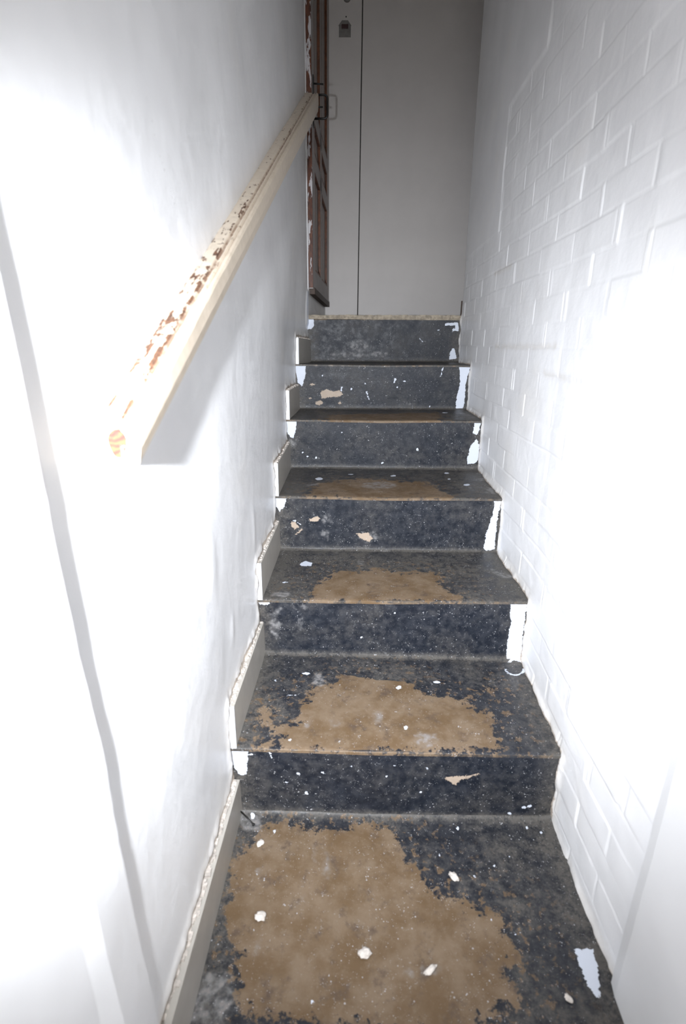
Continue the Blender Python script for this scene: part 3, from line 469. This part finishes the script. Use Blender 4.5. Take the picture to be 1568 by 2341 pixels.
# ------------------------------------------------------------------ left wall
SK = []    # skirting pieces: y0, y1, floor z near/far, top z near/far
tz = lambda i: (0.0, 0.0) if i == 0 else NZ[i - 1]
for i in range(6):
    y0 = .36 if i == 0 else YR[i - 1] + .001
    y1 = YR[i] + UC
    za = 0.0 if i == 0 else NZ[i - 1][0]; zb = FZ[i][0]
    SK.append((y0, y1, za, zb, za + (.098 if i else .108), zb + (.098 if i else .092)))
out = []
for (y0, y1, za, zb, ta, tb) in SK:
    out += [(y0, za - .03), (y0, ta), (y1, tb), (y1, zb)]
seglist = list(zip(out[:-1], out[1:]))
def poly_dist(U, V, segs):
    d = np.full(U.shape, 9.)
    for a, b in segs:
        a = np.array(a); e = np.array(b) - a; L = e @ e + 1e-12
        t = np.clip(((U - a[0]) * e[0] + (V - a[1]) * e[1]) / L, 0, 1)
        d = np.minimum(d, np.hypot(U - a[0] - e[0] * t, V - a[1] - e[1] * t))
    return d
wlv = np.vectorize(WL); wrv = np.vectorize(WR)
def posl(U, V):
    rel = .0040 * fbm(U * 3.0, V * 2.4, 31, 2) + .0009 * fbm(U * 10, V * 7, 37, 3)
    gouge = 0
    for (cy, cz, a, b, h) in ((1.02, 1.62, .010, .028, -.004), (.83, .62, .03, .05, .0025), (1.2, .55, .02, .06, .002), (.95, .42, .015, .03, .002)):
        gouge = gouge + h * np.exp(-((U - cy) / a) ** 2 - ((V - cz) / b) ** 2)
    dd = poly_dist(U, V, seglist)
    ragged = .008 * np.exp(-((dd - .012) / .012) ** 2) * (.4 + fbm(U * 30, V * 30, 44))
    blob = .0045 * np.clip((sdf(U, V, [(2.40, 1.05), (2.47, 1.05), (2.47, 1.20), (2.43, 1.19), (2.41, 1.13)]) + .004) / .012, 0, 1)
    return WLz(U, V) + rel + gouge + ragged + blob, U, V
al = {'bare': lambda U, V: .0115 - poly_dist(U, V, seglist),
      'white': lambda U, V: sdf(U, V, [(2.425, 1.045), (2.475, 1.05), (2.475, 1.19), (2.44, 1.19), (2.415, 1.13)]),
      'crack': lambda U, V: .0012 - poly_dist(U, V, [((.705, 1.25), (.735, 1.20)), ((.735, 1.20), (.78, 1.155)), ((.78, 1.155), (.80, 1.09))])}
yl = np.arange(.36, 2.466, .006); zl = np.concatenate([np.arange(-.04, 1.4, .006), np.arange(1.4, 3.13, .012)])
o = grid_solid('wall_left', yl, zl, posl, (-.06, 0, 0), M_PLASTER, attrs=al); tag(o, kind='structure', label='uneven glossy white plaster wall carrying the handrail')

for (y0, y1, za, zb, ta, tb) in SK:
    i = SK.index((y0, y1, za, zb, ta, tb))
    off = .013 + (.0015 if i == 0 else 0)
    ys_ = np.linspace(y0, y1, 10)
    root = empty('baseboard_left', (WL(y0) + off, y0, za)); tag(root, kind='structure')
    bm = bmesh.new(); bm2 = bmesh.new()
    for k in range(9):
        a, b = ys_[k], ys_[k + 1]
        def q(y): t = (y - y0) / (y1 - y0); return za + (zb - za) * t - .012, ta + (tb - ta) * t
        (l0, h0), (l1, h1) = q(a), q(b)
        xa0, xa1 = WL(a) - .004, WL(a) + off; xb0, xb1 = WL(b) - .004, WL(b) + off
        V8 = [bm.verts.new(p) for p in ((xa0, a, l0), (xa1, a, l0), (xa1, a, h0), (xa0, a, h0), (xb0, b, l1), (xb1, b, l1), (xb1, b, h1), (xb0, b, h1))]
        bm.faces.new((V8[1], V8[5], V8[6], V8[2])); bm.faces.new((V8[2], V8[6], V8[7], V8[3])); bm.faces.new((V8[0], V8[3], V8[7], V8[4])); bm.faces.new((V8[0], V8[4], V8[5], V8[1]))
        if k == 0: bm.faces.new((V8[0], V8[1], V8[2], V8[3]))
        if k == 8: bm.faces.new((V8[4], V8[7], V8[6], V8[5]))
    bmesh.ops.remove_doubles(bm, verts=bm.verts, dist=1e-5)
    mtx = Matrix.Translation((-(WL(y0) + off), -y0, -za))
    bm.transform(mtx); from_bm('board', bm, M_SKIRT, root)
    # crumbling plaster along the top
    n = 80
    for k in range(n):
        t = (k + .5) / n; y = lerp(y0, y1, t); zt_ = lerp(ta, tb, t)
        wdt = random.uniform(.005, .0125); hh = random.uniform(.001, .005)
        if random.random() < .12: continue
        dy = (y1 - y0) / n * .6
        add_box(bm2, WL(y) - .004, WL(y) - .001 + wdt, y - dy, y + dy, zt_ - .002, zt_ + hh)
    bm2.transform(mtx); o = from_bm('plaster_edge', bm2, M_BROKEN, root)
    if i > 0:
        bm = bmesh.new(); add_box(bm, WL(y0) + .001, WL(y0) + off + .0006, y0 - .0035, y0 + .001, za - .002, ta + .001, .0008)
        bm.transform(mtx); e = from_bm('end_face', bm, M_SKIRT_END, root); e['label'] = 'end face in the flash-lit tone of the skirting paint'

# ------------------------------------------------------------------ left and right piers nearest the camera (entrance reveal)
def prism(bm, pts_lo, pts_hi):
    lo = [bm.verts.new(p) for p in pts_lo]; hi = [bm.verts.new(p) for p in pts_hi]; n = len(lo)
    bm.faces.new(lo); bm.faces.new(hi)
    for k in range(n): bm.faces.new((lo[k], lo[(k + 1) % n], hi[(k + 1) % n], hi[k]))
def ragged_pier(name, prof, side, mat, label):
    """profile (x, y) swept up in short lengths with a slightly wandering corner"""
    bm = bmesh.new(); rings = []
    zs_ = np.arange(-.02, 3.13, .02)
    for z in zs_:
        t = z; r = []
        for k, (x, y, lean, wob) in enumerate(prof):
            jx = .0022 * wob * noise.noise(Vector((z * 9, k * 3.1, 0))); jy = .006 * wob * noise.noise(Vector((z * 6, k * 5.3, 4))) + .003 * wob * noise.noise(Vector((z * 31, k * 5.3, 9)))
            r.append(bm.verts.new((x + jx, y + lean * z + jy, z)))
        rings.append(r)
    n = len(prof)
    for A, B in zip(rings[:-1], rings[1:]):
        for k in range(n): bm.faces.new((A[k], A[(k + 1) % n], B[(k + 1) % n], B[k]))
    bm.faces.new(rings[0]); bm.faces.new(rings[-1])
    o = from_bm(name, bm, mat); tag(o, kind='structure', label=label)
ragged_pier('wall_entrance_left', [(-.45, .452, -.064, 0), (-.2735, .446, -.064, .6), (-.2680, .440, -.064, .6), (-.2665, .375, -.05, .4), (-.2725, .352, -.05, .4), (-.285, .20, -.03, .3), (-.285, -.70, 0, 0), (-.45, -.70, 0, 0)], -1, M_SMOOTH, 'white plaster reveal at the foot of the stairs, left')
ragged_pier('wall_entrance_right', [(.55, .585, -.015, 0), (.404, .585, -.015, .4), (.398, .580, -.015, .4), (.394, .560, -.015, .4), (.388, .40, 0, .3), (.385, -.70, 0, 0), (.55, -.70, 0, 0)], 1, M_SMOOTH, 'smooth white plaster reveal at the foot of the stairs, right')

# ------------------------------------------------------------------ right wall, painted brickwork
CH, BL = .0583, .2165
BZ0, BY0 = .971 - 20 * CH, 1.109 - 8 * BL
rj = np.random.RandomState(12); JY = rj.uniform(-.022, .022, (80, 40)); JZ = rj.uniform(-.0035, .0035, 80)
DEP = rj.uniform(.25, 1.0, (80, 40)); BT = rj.uniform(-.0013, .0013, (80, 40)); HD = rj.uniform(.15, 1., 80)
def posr_(U, V):
    wz = .004 * fbm(U * 4, V * 3, 61, 2)
    r = (V + wz - BZ0) / CH; ri = np.clip(np.floor(r).astype(int), 0, 78)
    dz0 = (r - ri) * CH - JZ[ri]; dz1 = (ri + 1 - r) * CH + JZ[ri + 1]
    dz = np.minimum(np.abs(dz0), np.abs(dz1))
    upper = np.abs(dz0) > np.abs(dz1); hid = np.where(upper, ri + 1, ri)
    c = (U - BY0) / BL + .5 * (ri % 2) + .004 * 0
    ci = np.clip(np.floor(c).astype(int), 0, 38)
    dy0 = np.abs((c - ci) * BL - JY[ri, ci]); dy1 = np.abs((ci + 1 - c) * BL + JY[ri, ci + 1])
    dy = np.minimum(dy0, dy1); cid = np.where(dy0 < dy1, ci, ci + 1)
    var = .6 + .5 * fbm(U * 7, V * 7, 71, 3)
    jh = np.clip(1 - dz / .0034, 0, 1) ** 1.3 * HD[hid] * np.clip(var + .1, 0, 1.2)
    jv = np.clip(1 - dy / .0036, 0, 1) ** 1.2 * DEP[ri, cid]
    rel = .0032 * np.maximum(jh * .72, jv)
    face = BT[ri, ci] + .0010 * fbm(U * 22, V * 22, 81, 3)
    # smooth rendered patch, stepped along the courses
    edge = .010 * fbm(U * 8, V * 8, 91, 2)
    sm = np.maximum(np.clip((U + edge - 1.885) / .012, 0, 1) * np.clip((V + edge - 1.315) / .012, 0, 1), np.clip((U + edge - 1.545) / .012, 0, 1) * np.clip((V + edge - 1.655) / .012, 0, 1))
    near = np.clip((.66 + .1*fbm(U*5,V*5,99,2) - U) / .12, 0, 1)
    brick = (rel + face) * (1 - near * .75)
    X = wrv(U) + brick * (1 - sm) - .0022 * sm + .002 * fbm(U * 2.5, V * 2.5, 95, 2)
    foot = poly_dist(U, V, rsegs)
    X = X - .006 * np.exp(-((foot - .004) / .012) ** 2) * (.6 + fbm(U * 26, V * 26, 48))
    return X, U, V
rsegs = []
pts = [(.5, 0)]
for i in range(6): pts += [(YR[i] + .004, FZ[i][1]), (YR[i] + .004, NZ[i][1])]
rsegs = list(zip(pts[:-1], pts[1:]))
st_segs = [((1.25, .976), (1.42, .974)), ((1.42, .974), (1.8, .972)), ((1.05, .912), (1.3, .914)), ((.75, .79), (.82, .80)), ((1.7, 1.2), (1.9, 1.2))]
ar = {'bare': lambda U, V: np.maximum(.0035 - poly_dist(U, V, rsegs), -.012 - poly_dist(U, V, st_segs) * 1.5), 'white': lambda U, V: np.full(U.shape, -1.), 'crack': lambda U, V: np.full(U.shape, -1.)}
yr_ = np.arange(.55, 2.466, .0030); zr_ = np.concatenate([np.arange(-.02, 2.2, .0032), np.arange(2.2, 3.13, .02)])
o = grid_solid('wall_right', yr_, zr_, posr_, (.08, 0, 0), M_BRICK, attrs=ar); tag(o, kind='structure', label='white painted brick wall with a smooth rendered patch at the top')

# ------------------------------------------------------------------ landing walls and flush doors
bm = bmesh.new()
prism(bm, [(-.234, 2.475, .95), (-.213, 3.50, .95), (-.40, 3.50, .95), (-.40, 2.475, .95)], [(-.240, 2.475, 3.13), (-.215, 3.50, 3.13), (-.40, 3.50, 3.13), (-.40, 2.475, 3.13)])
o = from_bm('wall_landing_left', bm, M_SMOOTH); tag(o, kind='structure')
o = box('wall_landing_right', 1.25, 1.32, 2.45, 3.6, .95, 3.13, M_SMOOTH); tag(o, kind='structure')
o = box('wall_landing_front', .505, 1.32, 2.40, 2.466, .95, 3.13, M_SMOOTH); tag(o, kind='structure')
o = box('wall_back', -.40, 1.32, 3.54, 3.62, .95, 3.13, M_DARKJOINT); tag(o, kind='structure')
YB = 3.47
d1 = empty('door_1', (-.31, YB, 1.08)); tag(d1, kind='structure', label='narrow grey-white flush door leaf with a lock, beside the wide leaf')
mt = lambda ob, p: ob.data.transform(Matrix.Translation(-Vector(p.location)))
def part(name, bm, mat, p, smooth=False):
    bm.transform(Matrix.Translation(-Vector(p.location))); return from_bm(name, bm, mat, p, smooth)
bm = bmesh.new(); add_box(bm, -.39, -.0155, YB, YB + .045, 1.083, 3.11, .002); part('leaf', bm, M_BACK, d1)
d2 = empty('door_2', (-.011, YB, 1.08)); tag(d2, kind='structure', label='wide grey-white flush door leaf closing the top of the stairs')
bm = bmesh.new(); add_box(bm, -.0105, .95, YB, YB + .045, 1.083, 3.11, .002); part('leaf', bm, M_BACK, d2)
# cylinder lock (only its lower half shows) and house-shaped escutcheon
cx, cz = -.096, 2.712
bm = bmesh.new(); bmesh.ops.create_cone(bm, cap_ends=True, segments=28, radius1=.020, radius2=.017, depth=.010, matrix=Matrix.Translation((cx, YB - .005, cz)) @ Matrix.Rotation(math.pi / 2, 4, 'X')); lock = part('lock_cylinder', bm, M_PLATE, d1, True)
bm = bmesh.new(); bmesh.ops.create_cone(bm, cap_ends=True, segments=24, radius1=.012, radius2=.011, depth=.012, matrix=Matrix.Translation((cx, YB - .015, cz)) @ Matrix.Rotation(math.pi / 2, 4, 'X'))
part('cylinder_core', bm, M_BRASS, d1, True)
bm = bmesh.new(); px, pz = -.106, 2.575
add_box(bm, px - .032, px + .032, YB - .004, YB + .001, pz - .032, pz + .020, .001)
prism(bm, [(px - .034, YB - .005, pz + .018), (px + .034, YB - .005, pz + .018), (px + .016, YB - .005, pz + .040), (px - .016, YB - .005, pz + .040)], [(px - .034, YB, pz + .018), (px + .034, YB, pz + .018), (px + .016, YB, pz + .040), (px - .016, YB, pz + .040)])
part('escutcheon', bm, M_PLATE, d1)
bm = bmesh.new(); add_box(bm, px - .018, px + .018, YB - .009, YB - .004, pz + .003, pz + .022, .001); part('escutcheon_slot', bm, M_MAROON, d1)
bm = bmesh.new(); bmesh.ops.create_cone(bm, cap_ends=True, segments=14, radius1=.0035, radius2=.0025, depth=.004, matrix=Matrix.Translation((px + .006, YB - .002, pz + .057)) @ Matrix.Rotation(math.pi / 2, 4, 'X')); part('screw', bm, M_IRON, d1)
o = box('trim_2', .4345, .4385, 2.468, 2.480, 1.085, 1.158, M_DARKWOOD); tag(o, kind='structure', label='dark sliver of wood in the corner right of the wide flush door')

# ------------------------------------------------------------------ open panelled door on the left of the landing
dr = empty('panelled_door', (-.216, 2.5, 1.206), (0, 0, -math.atan(.026)))
tag(dr, 'brown and grey panelled wooden door standing open against the left side of the landing', 'door')
TH, W_, Z1 = .036, .955, 1.90      # local: y runs along the door, face at x = 0, back at x = -TH
def dpart(name, y0, y1, z0, z1, mat, x0=-.030, x1=0.0, bev=.0015, parent=dr):
    bm = bmesh.new(); add_box(bm, x0, x1, y0, y1, z0, z1, bev); return from_bm(name, bm, mat, parent)
stl = dpart('stile', 0.004, .115, 0, Z1, M_TAUPE)
e = dpart('stile_edge', 0, .0045, .004, Z1, M_CHIPEDGE, parent=stl); e['label'] = 'red-brown edge with flakes of white paint'
dpart('stile', .800, W_, 0, Z1, M_TAUPE)
dpart('muntin', .375, .470, .085, Z1 - .1, M_TAUPE)
for (a, b) in ((0, .085), (.475, .545), (.655, .725), (Z1 - .1, Z1)): dpart('rail', .115, .800, a, b, M_TAUPE)
for (ya, yb_) in ((.115, .375), (.470, .800)):
    for (a, b) in ((.085, .475), (.545, .655), (.725, Z1 - .1)):
        p = dpart('panel', ya, yb_, a, b, M_TAUPE, -.024, -.011, 0)
        dpart('moulding', yb_ - .004, yb_ + .0015, a, b, M_REDWOOD, -.012, .0012, 0, p)
        dpart('moulding', ya - .0015, ya + .006, a, b, M_REDWOOD, -.012, .0008, 0, p)
        dpart('moulding', ya, yb_, a - .0015, a + .006, M_REDWOOD, -.012, .0008, 0, p)
        dpart('moulding', ya, yb_, b - .006, b + .0015, M_REDWOOD, -.012, .0008, 0, p)
wb = dpart('underside_shade_bar', .02, W_ - .05, -.022, .006, M_DARKWOOD, -.030, .006)  # dark strip that paints in the door's underside and its shadow
# iron pull handle with back plate and bolt
bm = bmesh.new(); add_box(bm, 0, .004, .045, .075, .625, .80, .001); hp = from_bm('handle_plate', bm, M_IRON, dr)
bm = bmesh.new(); arc = []
for k in range(7): a = k / 6 * math.pi / 2; arc.append((.045 + .014 * math.sin(a), .060, .722 + .014 * math.cos(a)))
arc = [(.002, .060, .736)] + arc + [(.045 + .014 * math.cos(k / 6 * math.pi / 2), .060, .668 - .014 * math.sin(k / 6 * math.pi / 2)) for k in range(7)] + [(.002, .060, .654)]
tube(bm, arc, .0042, 10); from_bm('handle', bm, M_IRON, dr, True)
bm = bmesh.new(); tube(bm, [(.002, .060, .694), (.040, .060, .694)], .0032, 8); tube(bm, [(-.002, .06, .775), (.042, .06, .772)], .0032, 8); from_bm('bolt', bm, M_IRON, dr, True)

# ------------------------------------------------------------------ handrail
hr = empty('handrail', (-.238, .50, .88)); tag(hr, 'cream painted wooden handrail, chipped to brown wood, sloping up the left wall', 'handrail')
def xo(y): return -.238 + (y - .5) * .0265
def ztop(y): return .903 + (y - .5) * .5145
def hgt_(y): return lerp(.037, .062, (y - .5) / 1.96)
# section in (s, h): s = 0 wall .. 1 outer edge, h = 0 top (metres, down)
SEC = [(0.0, .0, 1), (.04, .0, 1), (.22, -.001, 1), (.40, -.001, 1), (.56, .000, 1), (.60, .0030, 1), (.63, .0045, 1), (.66, .0036, .7), (.69, .0018, .5), (.74, .0014, .4), (.77, .0030, .8), (.80, .0045, .8), (.83, .0026, .3), (.88, .0004, .15), (.95, .0012, .08), (1.0, .0055, 0)]
ysr = np.arange(.5, 2.4601, .008)
verts = []; faces = []; topa = []; weara = []; groov = []
for y in ysr:
    xa, xb = WLs(y) - .006, xo(y); zt_ = ztop(y); H = hgt_(y); k0 = len(verts)
    for s, h, t in SEC:
        n1 = .0012 * noise.noise(Vector((y * 14, s * 3, 0))); n2 = .0008 * noise.noise(Vector((y * 60, s * 3, 7)))
        verts.append((lerp(xa, xb, s) + (n1 if s > .9 else 0), y, zt_ - h + n2)); topa.append(t)
        weara.append(max(1 - abs(s - .14) / .16, 1.2 - abs(s - .52) / .12, .9 - abs(s - .66) / .1, -.5) * (1 if y < 1.0 else .55) + lerp(.55, -.25, min(1, max(0, (y - .65) / .7))) - max(0, .62 - y) * 5)
        groov.append(1 if .60 <= s <= .64 or .79 < s < .81 else 0)
    for p in ((xb + .0005, zt_ - H * .62), (xb - .002, zt_ - H), (xb - .022, zt_ - H - .002), (xa, zt_ - H + .004)):
        verts.append((p[0], y, p[1])); topa.append(0); weara.append(-1); groov.append(0)
NS = len(SEC) + 4
for r in range(len(ysr) - 1):
    for k in range(NS): faces.append((r * NS + k, r * NS + (k + 1) % NS, (r + 1) * NS + (k + 1) % NS, (r + 1) * NS + k))
faces.append(tuple(range(NS - 1, -1, -1))); faces.append(tuple((len(ysr) - 1) * NS + k for k in range(NS)))
me = bpy.data.meshes.new('rail'); me.from_pydata([(x + .238, y - .5, z - .88) for x, y, z in verts], [], faces)
for nme, arr in (('top', topa), ('wear', weara), ('groove', groov)):
    a = me.attributes.new(nme, 'FLOAT', 'POINT'); a.data.foreach_set('value', np.array(arr, np.float32))
link('rail', me, M_RAIL, hr)
bm = bmesh.new()
prism(bm, [(x + .238, .4975 - .5, z - .88) for x, z in [(-.2585 + .009 * math.cos(a) * (1 + .1 * math.sin(3 * a)), .886 + .0145 * math.sin(a)) for a in [k * math.pi / 9 for k in range(18)]]],
      [(x + .238, .502 - .5, z - .88) for x, z in [(-.2585 + .009 * math.cos(a) * (1 + .1 * math.sin(3 * a)), .886 + .0145 * math.sin(a)) for a in [k * math.pi / 9 for k in range(18)]]])
o = from_bm('end_grain', bm, M_KNOT, hr); o['label'] = 'bare orange-brown wood knot on the cut end'

# ------------------------------------------------------------------ loose bits on the floor
CR = [((-.183, .668), .0105, 'round white crumb of plaster on the brown floor patch, left of centre'),
      ((-.209, .812), .0085, 'white crumb of plaster on the floor near the black nail'),
      ((.176, .751), .0100, 'pinkish white crumb of plaster on black floor paint below the bottom riser'),
      ((.002, .614), .0110, 'ragged plaster crumb at the middle of the brown floor patch'),
      ((.109, .591), .0100, 'elongated plaster crumb on the floor right of the middle one'),
      ((.321, .557), .0065, 'small white plaster crumb on the floor beside the white paint streak')]
for k, ((x, y), r, lab) in enumerate(CR):
    bm = bmesh.new(); bmesh.ops.create_icosphere(bm, subdivisions=3, radius=1)
    sx, sy = (1.0, .75) if k != 4 else (1.25, .5)
    for v in bm.verts:
        c = v.co.copy(); f = 1 + .45 * noise.noise(c * 1.7 + Vector((k * 5, 0, 0))) + .15 * noise.noise(c * 5)
        v.co = Vector((c.x * sx * f, c.y * sy * f, max(c.z * .35 * f, -.12))) * r
    o = from_bm('plaster_crumb', bm, M_CRUMB, None, True); o.location = (x, y, .0022); o.rotation_euler = (0, 0, k * 1.1 if k != 4 else .6)
    tag(o, lab, 'plaster crumb', 'plaster crumbs on the floor')
nl = empty('nail', (-.262, .874, .016)); tag(nl, 'thin dark nail sticking out at the skirting by the bottom riser', 'nail')
bm = bmesh.new(); tube(bm, [(0, 0, 0), (.016, -.012, -.004), (.032, -.024, -.009)], .0014, 8); from_bm('shank', bm, M_IRON, nl, True)
bm = bmesh.new(); tube(bm, [(.031, -.0232, -.0087), (.033, -.0248, -.0093)], .003, 10); from_bm('head', bm, M_IRON, nl, True)
